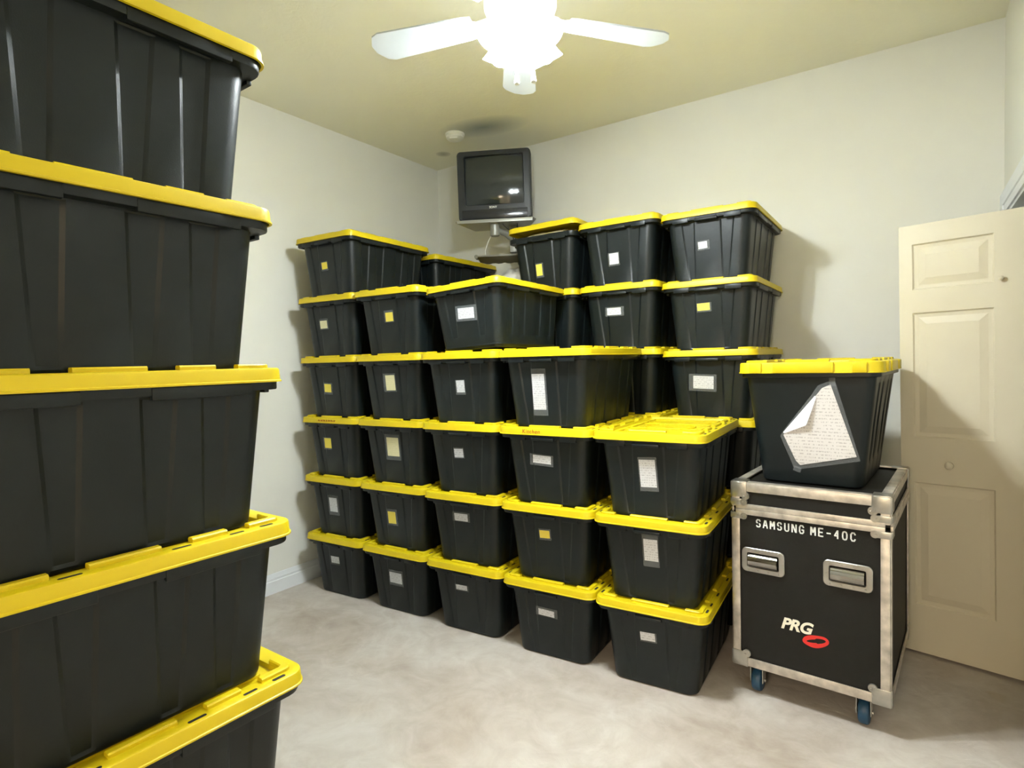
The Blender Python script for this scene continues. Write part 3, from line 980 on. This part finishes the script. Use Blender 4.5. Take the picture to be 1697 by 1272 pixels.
# ------------------------------------------------------------------ larger tote on the flight case with a folded list
BW, BL, BH = 0.53, 0.70, 0.458
big = thing('storage_tote', 'larger black tote with a folded white list hanging on it, on the flight case', 'storage bin', (2.700, -1.290, CZ1 - 0.006), (0, 0, radians(-4.0)))
def bigbody():
    return body_mesh('body', BW, BL, BH + 0.011, BH - 0.005, 0.0055, 0.0, False)
BC = Vector((0.270, 0.050 + BL / 2, 0))
def big_body():
    global INB
    a, b = BW / 2, BL / 2
    H = BH + 0.010
    def ins(z): return 0.078 + (0.024 - 0.078) * z / H
    mb = MB(); lo = []
    def ring(z, e=0.0, d=0.008):
        i = ins(z) + e
        return wavy(a - i, b - i, 0.040, z, z / H, d, [], LONG[0:1] + LONG[1:3] + LONG[3:4])
    lo = [ring(0, .014, 0), ring(.002, .006, 0), ring(.007, .001, 0), ring(.014, 0, 0), ring(.09, 0, 0), ring(.13), ring(.25), ring(H - .07), ring(H - .05, 0, 0), ring(H - .028, 0, 0)]
    def fr(i, z): return wavy(a - i, b - i, 0.044, z, 1, 0, [], LONG)
    lo += [fr(.012, H - .027), fr(.010, H - .024), fr(.010, H), fr(.026, H), fr(ins(H * .5) + .006, H * .5), fr(.086, .008)]
    mb.loops(lo)
    return mb
part('body', big_body(), M_BLACK, big, BC, sharp=28)
me = lid_mesh('lid', BW, BL, BH, 0.044, True, True)
link('lid', me, big, BC)
# list sheet: planar outline with its upper left corner folded over (front face coordinates u, v from the case corner)
def face(u, v, off):
    zz = v - CZ1 + 0.006
    y = 0.050 + 0.078 + (0.024 - 0.078) * zz / (BH + 0.010)
    return (u, y - off, zz)
def sheet(poly, off, th=0.0009):
    n = len(poly)
    fr_ = [face(u, v, o if isinstance(off, list) else off) for (u, v), o in zip(poly, off if isinstance(off, list) else [off] * n)]
    bk = [(p[0], p[1] + th, p[2]) for p in fr_]
    mb = MB()
    mb.add(fr_ + bk, [tuple(range(n)), tuple(range(2 * n - 1, n - 1, -1))] + [(i, n + i, n + (i + 1) % n, (i + 1) % n) for i in range(n)])
    return mb
film = [(0.347, 1.312), (0.372, 1.312), (0.452, 1.002), (0.235, 0.950), (0.212, 0.958), (0.165, 1.085), (0.178, 1.108), (0.285, 1.255), (0.31, 1.295)]
sl = part('list_sleeve', sheet(film, 0.004), M_TAPE, big, label='clear plastic sleeve')
shp = [(0.356, 1.300), (0.440, 1.018), (0.238, 0.968), (0.222, 0.985), (0.178, 1.090), (0.308, 1.262), (0.325, 1.285)]
mbs = sheet(shp, 0.006)
org = Vector(face(0.3, 1.12, 0.006))
mbs.v = [tuple(Vector(v) - org) for v in mbs.v]
ps = part('paper_list', mbs, M_SHEET, big, org, (0, 0, 0), label='handwritten white list')
fold = [(0.178, 1.102), (0.180, 1.096), (0.268, 1.136), (0.280, 1.170), (0.304, 1.246), (0.300, 1.255)]
part('folded_corner', sheet(fold, [0.007, 0.008, 0.022, 0.020, 0.009, 0.008]), M_PAPW if False else mat('paper_back', (0.74, 0.77, 0.84), 0.6), ps, -org, label='white paper corner folded over')
mb = MB()
mb.box((0, 0, 0), (0.022, 0.0006, 0.075))
q = Vector(face(0.362, 1.330, 0.0045))
part('clear_tape', mb, M_TAPE, big, q, (math.atan2(0.054, 0.468), 0, 0))
mb = MB()
mb.box((0, 0, 0), (0.030, 0.0006, 0.022))
q = Vector(face(0.226, 0.950, 0.0045))
part('clear_tape', mb, M_TAPE, big, q, (math.atan2(0.054, 0.468), 0.3, 0))

# ------------------------------------------------------------------ bifold closet door
door = bpy.data.objects.new('door_1', None)
COLL.objects.link(door)
door['kind'] = 'structure'
door['label'] = 'cream panelled bifold closet door standing folded open'
door.location = (0, 0, 0)
def leaf_mesh(w, h, t=0.034):
    """leaf in local x (0..w), z (0..h); front face at y=0 looking to -y; three raised panels"""
    mb = MB()
    sl, sr = 0.052, 0.104
    pan = [(0.225, 0.80), (1.01, 1.585), (1.69, 1.900)]
    xs = [0, sl, w - sr, w]
    zs = [0]
    for a, b in pan: zs += [a, b]
    zs.append(h)
    for side, y in ((0, 0.0), (1, t)):
        for i in range(3):
            for j in range(len(zs) - 1):
                if i == 1 and j % 2 == 1:
                    x0, x1, z0, z1 = xs[1], xs[2], zs[j], zs[j + 1]
                    sg = 1 if side == 0 else -1
                    rings = []
                    for (ins, dep) in ((0, 0), (0.006, 0.007), (0.018, 0.009), (0.022, 0.009), (0.052, 0.002)):
                        rings.append([(x0 + ins, y + sg * dep, z0 + ins), (x1 - ins, y + sg * dep, z0 + ins), (x1 - ins, y + sg * dep, z1 - ins), (x0 + ins, y + sg * dep, z1 - ins)])
                    mb.loops(rings, False, True)
                else:
                    mb.add([(xs[i], y, zs[j]), (xs[i + 1], y, zs[j]), (xs[i + 1], y, zs[j + 1]), (xs[i], y, zs[j + 1])], [(0, 1, 2, 3)])
    Z = zs
    mb.add([(0, 0, 0), (0, 0, h), (0, t, h), (0, t, 0)], [(0, 1, 2, 3)])
    mb.add([(w, 0, 0), (w, 0, h), (w, t, h), (w, t, 0)], [(0, 1, 2, 3)])
    mb.add([(0, 0, 0), (w, 0, 0), (w, t, 0), (0, t, 0)], [(0, 1, 2, 3)])
    mb.add([(0, 0, h), (w, 0, h), (w, t, h), (0, t, h)], [(0, 1, 2, 3)])
    return mb.mesh('leaf', [M_DOOR], 12)
LWD = 0.452
lf = link('leaf', leaf_mesh(LWD, 1.988), door, (3.290, -0.515, 0.012), (0, radians(-0.6), radians(-13.0)))
def knob(x, z, parent, s=1.0):
    mb = MB()
    Mx = Matrix.Rotation(pi / 2, 4, 'X')
    mb.lathe([(0.011 * s, 0.0), (0.009 * s, 0.006 * s), (0.008 * s, 0.012 * s), (0.013 * s, 0.018 * s), (0.017 * s, 0.025 * s), (0.0165 * s, 0.032 * s), (0.010 * s, 0.038 * s), (0.0, 0.040 * s)], (x, 0, z), 24, 0, Mx)
    return part('knob', mb, M_DOOR, parent)
knob(0.190, 0.893, lf)
knob(0.372, 1.705, lf, 0.6)
lf2 = link('leaf', leaf_mesh(LWD, 1.988), door, (3.318, -0.462, 0.012), (0, radians(-0.3), radians(16.0)))

# ------------------------------------------------------------------ ceiling fan with light kit
HX, HY = 2.210, -2.087
fan = thing('ceiling_fan', 'white five-blade ceiling fan with lit glass shades', 'ceiling fan', (HX, HY, HC))
Zb = 2.60 - HC
mb = MB()
mb.lathe([(0.0, -0.0), (0.068, -0.002), (0.070, -0.02), (0.050, -0.055), (0.018, -0.07), (0.014, -0.075), (0.014, -0.29), (0.02, -0.30)], (0, 0, 0), 32)
part('canopy_rod', mb, M_FANW, fan)
mb = MB()
mb.lathe([(0.0, -0.29), (0.05, -0.295), (0.105, -0.33), (0.125, -0.365), (0.125, -0.42), (0.110, -0.455), (0.075, -0.470), (0.0, -0.472)], (0, 0, 0), 40)
part('motor_housing', mb, M_FANW, fan)
mb = MB()
mb.lathe([(0.0, -0.470), (0.055, -0.472), (0.062, -0.49), (0.060, -0.525), (0.040, -0.545), (0.0, -0.55)], (0, 0, 0), 32)
part('light_fitter', mb, M_FANW, fan)
A0 = 124.0
for k in range(5):
    ang = radians(A0 + 72 * k)
    Mz = Matrix.Rotation(ang, 4, 'Z') @ Matrix.Translation((0, 0, Zb)) @ Matrix.Rotation(radians(9), 4, 'X')
    mb = MB()
    pts = [(0.17, -0.050), (0.20, -0.056), (0.52, -0.072), (0.548, -0.060), (0.572, -0.020), (0.572, 0.020), (0.548, 0.060), (0.52, 0.072), (0.20, 0.056), (0.17, 0.050)]
    mb.prism(pts, -0.003, 0.003, Mz)
    bl = part('blade', mb, M_BLADE, fan)
    mb = MB()
    mb.prism([(0.095, -0.022), (0.16, -0.014), (0.20, -0.036), (0.235, -0.030), (0.235, 0.030), (0.20, 0.036), (0.16, 0.014), (0.095, 0.022)], 0.003, 0.008, Mz)
    part('blade_arm', mb, M_FANW, bl)
for k in range(4):
    ang = radians(-105 + 90 * k)
    d = Vector((cos(ang), sin(ang), 0))
    tilt = Matrix.Rotation(ang, 4, 'Z') @ Matrix.Rotation(radians(-32), 4, 'Y')
    c = Vector((0, 0, -0.490)) + d * 0.085
    mb = MB()
    mb.cyl(Vector((0, 0, -0.495)) + d * 0.045, c + tilt @ Vector((0, 0, -0.008)), 0.012, 0.014, 14)
    mb.lathe([(0.016, 0.010), (0.022, 0.004), (0.022, -0.018), (0.018, -0.022)], c, 20, 0, tilt)
    arm = part('lamp_holder', mb, M_FANW, fan)
    mb = MB()
    prof = [(0.024, -0.016), (0.030, -0.022), (0.040, -0.038), (0.047, -0.060), (0.057, -0.082), (0.055, -0.082), (0.045, -0.060), (0.038, -0.038), (0.028, -0.024), (0.022, -0.018)]
    mb.lathe(prof, c, 28, 0, tilt)
    part('glass_shade', mb, M_SHADE, arm, label='glowing frosted glass shade')
    mb = MB()
    mb.lathe([(0.0, -0.088), (0.014, -0.085), (0.023, -0.076), (0.026, -0.062), (0.024, -0.050), (0.014, -0.036), (0.012, -0.022), (0.0, -0.020)], c, 20, 0, tilt)
    part('bulb', mb, M_BULB, arm, label='lit white bulb')
for (x, y, z) in ((2.240, -2.165, 2.335), (2.286, -2.134, 2.340)):
    mb = MB()
    p = Vector((x - HX, y - HY, 0))
    mb.tube([p + Vector((0, 0, -0.53)), p + Vector((0, 0, z + 0.04 - HC))], 0.0012, 6)
    pc = part('pull_chain', mb, M_FANW, fan)
    mb = MB()
    mb.lathe([(0.0, 0.045), (0.004, 0.042), (0.009, 0.012), (0.0095, 0.004), (0.006, 0.0), (0.0, 0.0)], p + Vector((0, 0, z - HC)), 16)
    part('pull_knob', mb, M_FANW, pc)

# ------------------------------------------------------------------ television, its wall mount, smoke detector
TVN = Vector((0.455, -0.89, 0)).normalized()
trot = math.atan2(TVN.x, -TVN.y)              # local -y points along TVN
TVP = Vector((0.920, -0.464, 2.408))
tv = thing('television', 'dark grey tube television on a wall arm in the ceiling corner', 'television', TVP + Vector((0, 0, 0.001)), (radians(3), 0, trot))
TW, TH, TD = 0.515, 0.475, 0.40
mb = MB()
def trr(w, h, r, y, zc): return [(p[0], y, zc + p[1]) for p in rrect(w / 2, h / 2, r, 0, 5)]
zc = TH / 2
mb.loops([trr(TW - 0.05, TH - 0.05, 0.015, 0.034, zc), trr(TW - 0.03, TH - 0.03, 0.018, 0.0, zc), trr(TW - 0.012, TH - 0.012, 0.022, 0.0, zc), trr(TW, TH, 0.026, 0.006, zc), trr(TW, TH, 0.026, 0.075, zc), trr(TW - 0.018, TH - 0.018, 0.024, 0.085, zc),
          trr(TW - 0.03, TH - 0.03, 0.03, 0.15, zc - 0.004), trr(TW * 0.66, TH * 0.70, 0.04, 0.27, zc - 0.05), trr(TW * 0.50, TH * 0.52, 0.04, TD, zc - 0.07)])
part('cabinet', mb, M_TVB, tv)
# front bezel frame round the tube
mb = MB()
sw_, sh_ = 0.405, 0.325
scz = TH - 0.040 - sh_ / 2
mb.loops([trr(TW - 0.020, TH - 0.02, 0.020, -0.001, zc), trr(TW - 0.022, TH - 0.022, 0.020, -0.006, zc), trr(sw_ + 0.012, sh_ + 0.012, 0.012, -0.008, scz), trr(sw_ + 0.004, sh_ + 0.004, 0.010, 0.012, scz)], False, False)
part('bezel', mb, M_TVB, tv)
mb = MB()
nx, nz = 16, 14; vs = []
for j in range(nz + 1):
    for i in range(nx + 1):
        u, v = i / nx * 2 - 1, j / nz * 2 - 1
        vs.append((u * sw_ / 2, -0.014 + 0.019 * u * u + 0.017 * v * v , scz + v * sh_ / 2))
mb.add(vs, [(j * (nx + 1) + i, j * (nx + 1) + i + 1, (j + 1) * (nx + 1) + i + 1, (j + 1) * (nx + 1) + i) for j in range(nz) for i in range(nx)])
n0 = len(mb.v)
mb.add([(-sw_ / 2, 0.024, scz - sh_ / 2), (sw_ / 2, 0.024, scz - sh_ / 2), (sw_ / 2, 0.024, scz + sh_ / 2), (-sw_ / 2, 0.024, scz + sh_ / 2)], [(0, 1, 2, 3)])
part('screen', mb, M_TVS, tv, label='curved grey glass screen', sharp=80)
mb = MB()
mb.box((0.0, -0.0085, 0.042), (TW - 0.055, 0.006, 0.062), 0.004)
mb.box((0.03, -0.0125, 0.055), (0.30, 0.004, 0.003))
for k in range(6):
    mb.box((-0.13 + 0.03 * k, -0.0125, 0.043), (0.016, 0.003, 0.004), 0.001)
for k in range(3):
    mb.cyl((0.05 + 0.028 * k, -0.011, 0.043), (0.05 + 0.028 * k, -0.014, 0.043), 0.005, 0.005, 12)
part('control_panel', mb, M_TVG, tv)
tm = text_mesh('maker_lettering', 'SONY', 0.020, M_PLW, 0, 0.001, 0.0003, 1.05)
o = link('maker_lettering', tm, tv, (-0.01, -0.0092, 0.0865), (radians(90), 0, 0)); o['label'] = 'small white lettering'

mount = thing('television_mount', 'grey steel wall arm with tray and lower shelf under the television', 'wall mount', TVP, (0, 0, trot))
mb = MB()
mb.add([(-0.27, -0.035, 0.0), (0.27, -0.035, 0.0), (0.285, 0.02, 0.0), (0.20, 0.30, 0.0), (-0.20, 0.30, 0.0), (-0.285, 0.02, 0.0),
        (-0.27, -0.035, -0.004), (0.27, -0.035, -0.004), (0.285, 0.02, -0.004), (0.20, 0.30, -0.004), (-0.20, 0.30, -0.004), (-0.285, 0.02, -0.004)],
       [tuple(range(6)), tuple(range(11, 5, -1))] + [(i, 6 + i, 6 + (i + 1) % 6, (i + 1) % 6) for i in range(6)])
mb.box((0, -0.037, -0.012), (0.53, 0.004, 0.022), 0.001)
part('tray', mb, M_GREY, mount)
mb = MB()
mb.cyl((-0.01, 0.04, -0.004), (-0.01, 0.04, -0.10), 0.033, 0.033, 28)
mb.cyl((-0.01, 0.04, -0.10), (-0.01, 0.04, -0.104), 0.030, 0.026, 28)
part('pivot', mb, M_GREY, mount)
mb = MB()
mb.tube([(-0.01, 0.04, -0.055), (0.06, 0.10, -0.075), (0.13, 0.17, -0.13), (0.15, 0.24, -0.20), (0.14, 0.30, -0.26)], 0.022, 14)
part('arm', mb, M_GREY, mount)
mb = MB()
mb.box((0.10, 0.20, -0.10), (0.05, 0.05, 0.19), 0.004)
mb.box((0.13, 0.33, -0.14), (0.12, 0.05, 0.20), 0.004)
part('wall_bracket', mb, M_GREY, mount)
# lower shelf: shallow pan with a sagging cloth underside
mb = MB()
n = 18
vs = []
for i in range(n + 1):
    x = -0.20 + 0.40 * i / n
    for (y, z) in ((-0.16, 0.0), (0.12, 0.0), (0.12, -0.008 - 0.008 * abs(sin(i * 0.9))), (-0.02, -0.010 - 0.016 * (0.5 + 0.5 * sin(i * 0.75 + 1))), (-0.16, -0.010)):
        vs.append((x, y, z))
fs = []
for i in range(n):
    for k in range(5):
        fs.append((i * 5 + k, i * 5 + (k + 1) % 5, (i + 1) * 5 + (k + 1) % 5, (i + 1) * 5 + k))
fs += [(0, 1, 2, 3, 4), tuple(n * 5 + k for k in (4, 3, 2, 1, 0))]
mb.add(vs, fs)
mb.cyl((-0.205, -0.15, -0.006), (-0.205, -0.10, -0.006), 0.014, 0.014, 14)
part('lower_shelf', mb, mat('shelf_brown', (0.16, 0.15, 0.12), 0.5, metal=0.2), mount, (0.08, 0.06, -0.258))
mb = MB()
mb.tube([(0.02, 0.10, -0.004), (-0.03, 0.08, -0.06), (-0.065, 0.06, -0.14), (-0.085, 0.05, -0.20), (-0.08, 0.05, -0.259)], 0.003, 8)
part('white_cable', mb, M_CORDW, mount, label='thin white cable')
mb = MB()
mb.tube([(0.04, 0.10, -0.004), (0.055, 0.06, -0.03), (0.10, 0.06, -0.07), (0.12, 0.10, -0.13), (0.15, 0.14, -0.24)], 0.003, 8)
mb.tube([(0.14, 0.12, -0.004), (0.15, 0.06, -0.04), (0.13, 0.06, -0.10), (0.13, 0.12, -0.17)], 0.003, 8)
part('black_cable', mb, M_CORDB, mount, label='thin black cables')

sd = thing('smoke_detector', 'round white smoke detector on the ceiling near the television', 'smoke detector', (0.63, -0.525, HC), (0, 0, 0))
mb = MB()
mb.lathe([(0.0, 0.0), (0.068, 0.0), (0.069, -0.010), (0.066, -0.014), (0.0, -0.014)], (0, 0, 0), 40)
part('base', mb, M_PLW, sd)
mb = MB()
mb.lathe([(0.058, -0.012), (0.064, -0.015), (0.062, -0.030), (0.050, -0.042), (0.030, -0.047), (0.0, -0.048)], (0, 0, 0), 40)
mb.box((0.018, -0.036, -0.043), (0.06, 0.022, 0.010), 0.004, 0, Matrix.Rotation(0.5, 4, 'Z'))
part('cover', mb, M_PLW, sd)

# crumpled white bag behind the totes in the corner
mb = MB()
bm = bmesh.new()
bmesh.ops.create_icosphere(bm, subdivisions=4, radius=1.0)
rnd = random.Random(9)
ph = [rnd.uniform(0, 6.28) for _ in range(8)]
for v in bm.verts:
    p = v.co.copy()
    k = 1 + 0.08 * sin(5 * p.x + ph[0] + 3 * p.z) + 0.07 * sin(7 * p.y + ph[1]) + 0.05 * sin(11 * p.z + 6 * p.x + ph[2]) + 0.03 * sin(19 * p.x + 13 * p.y + ph[3])
    v.co = Vector((p.x * 0.14 * k, p.y * 0.15 * k, max(p.z * 0.125 * k, -0.105)))
mb.bm(bm)
bag = link('plastic_bag', mb.mesh('plastic_bag', [M_BAG], 60), None, (1.035, -0.34, 5 * P + 0.125))
bag['label'] = 'crumpled white bag behind the totes below the lower television shelf'
bag['category'] = 'bag'
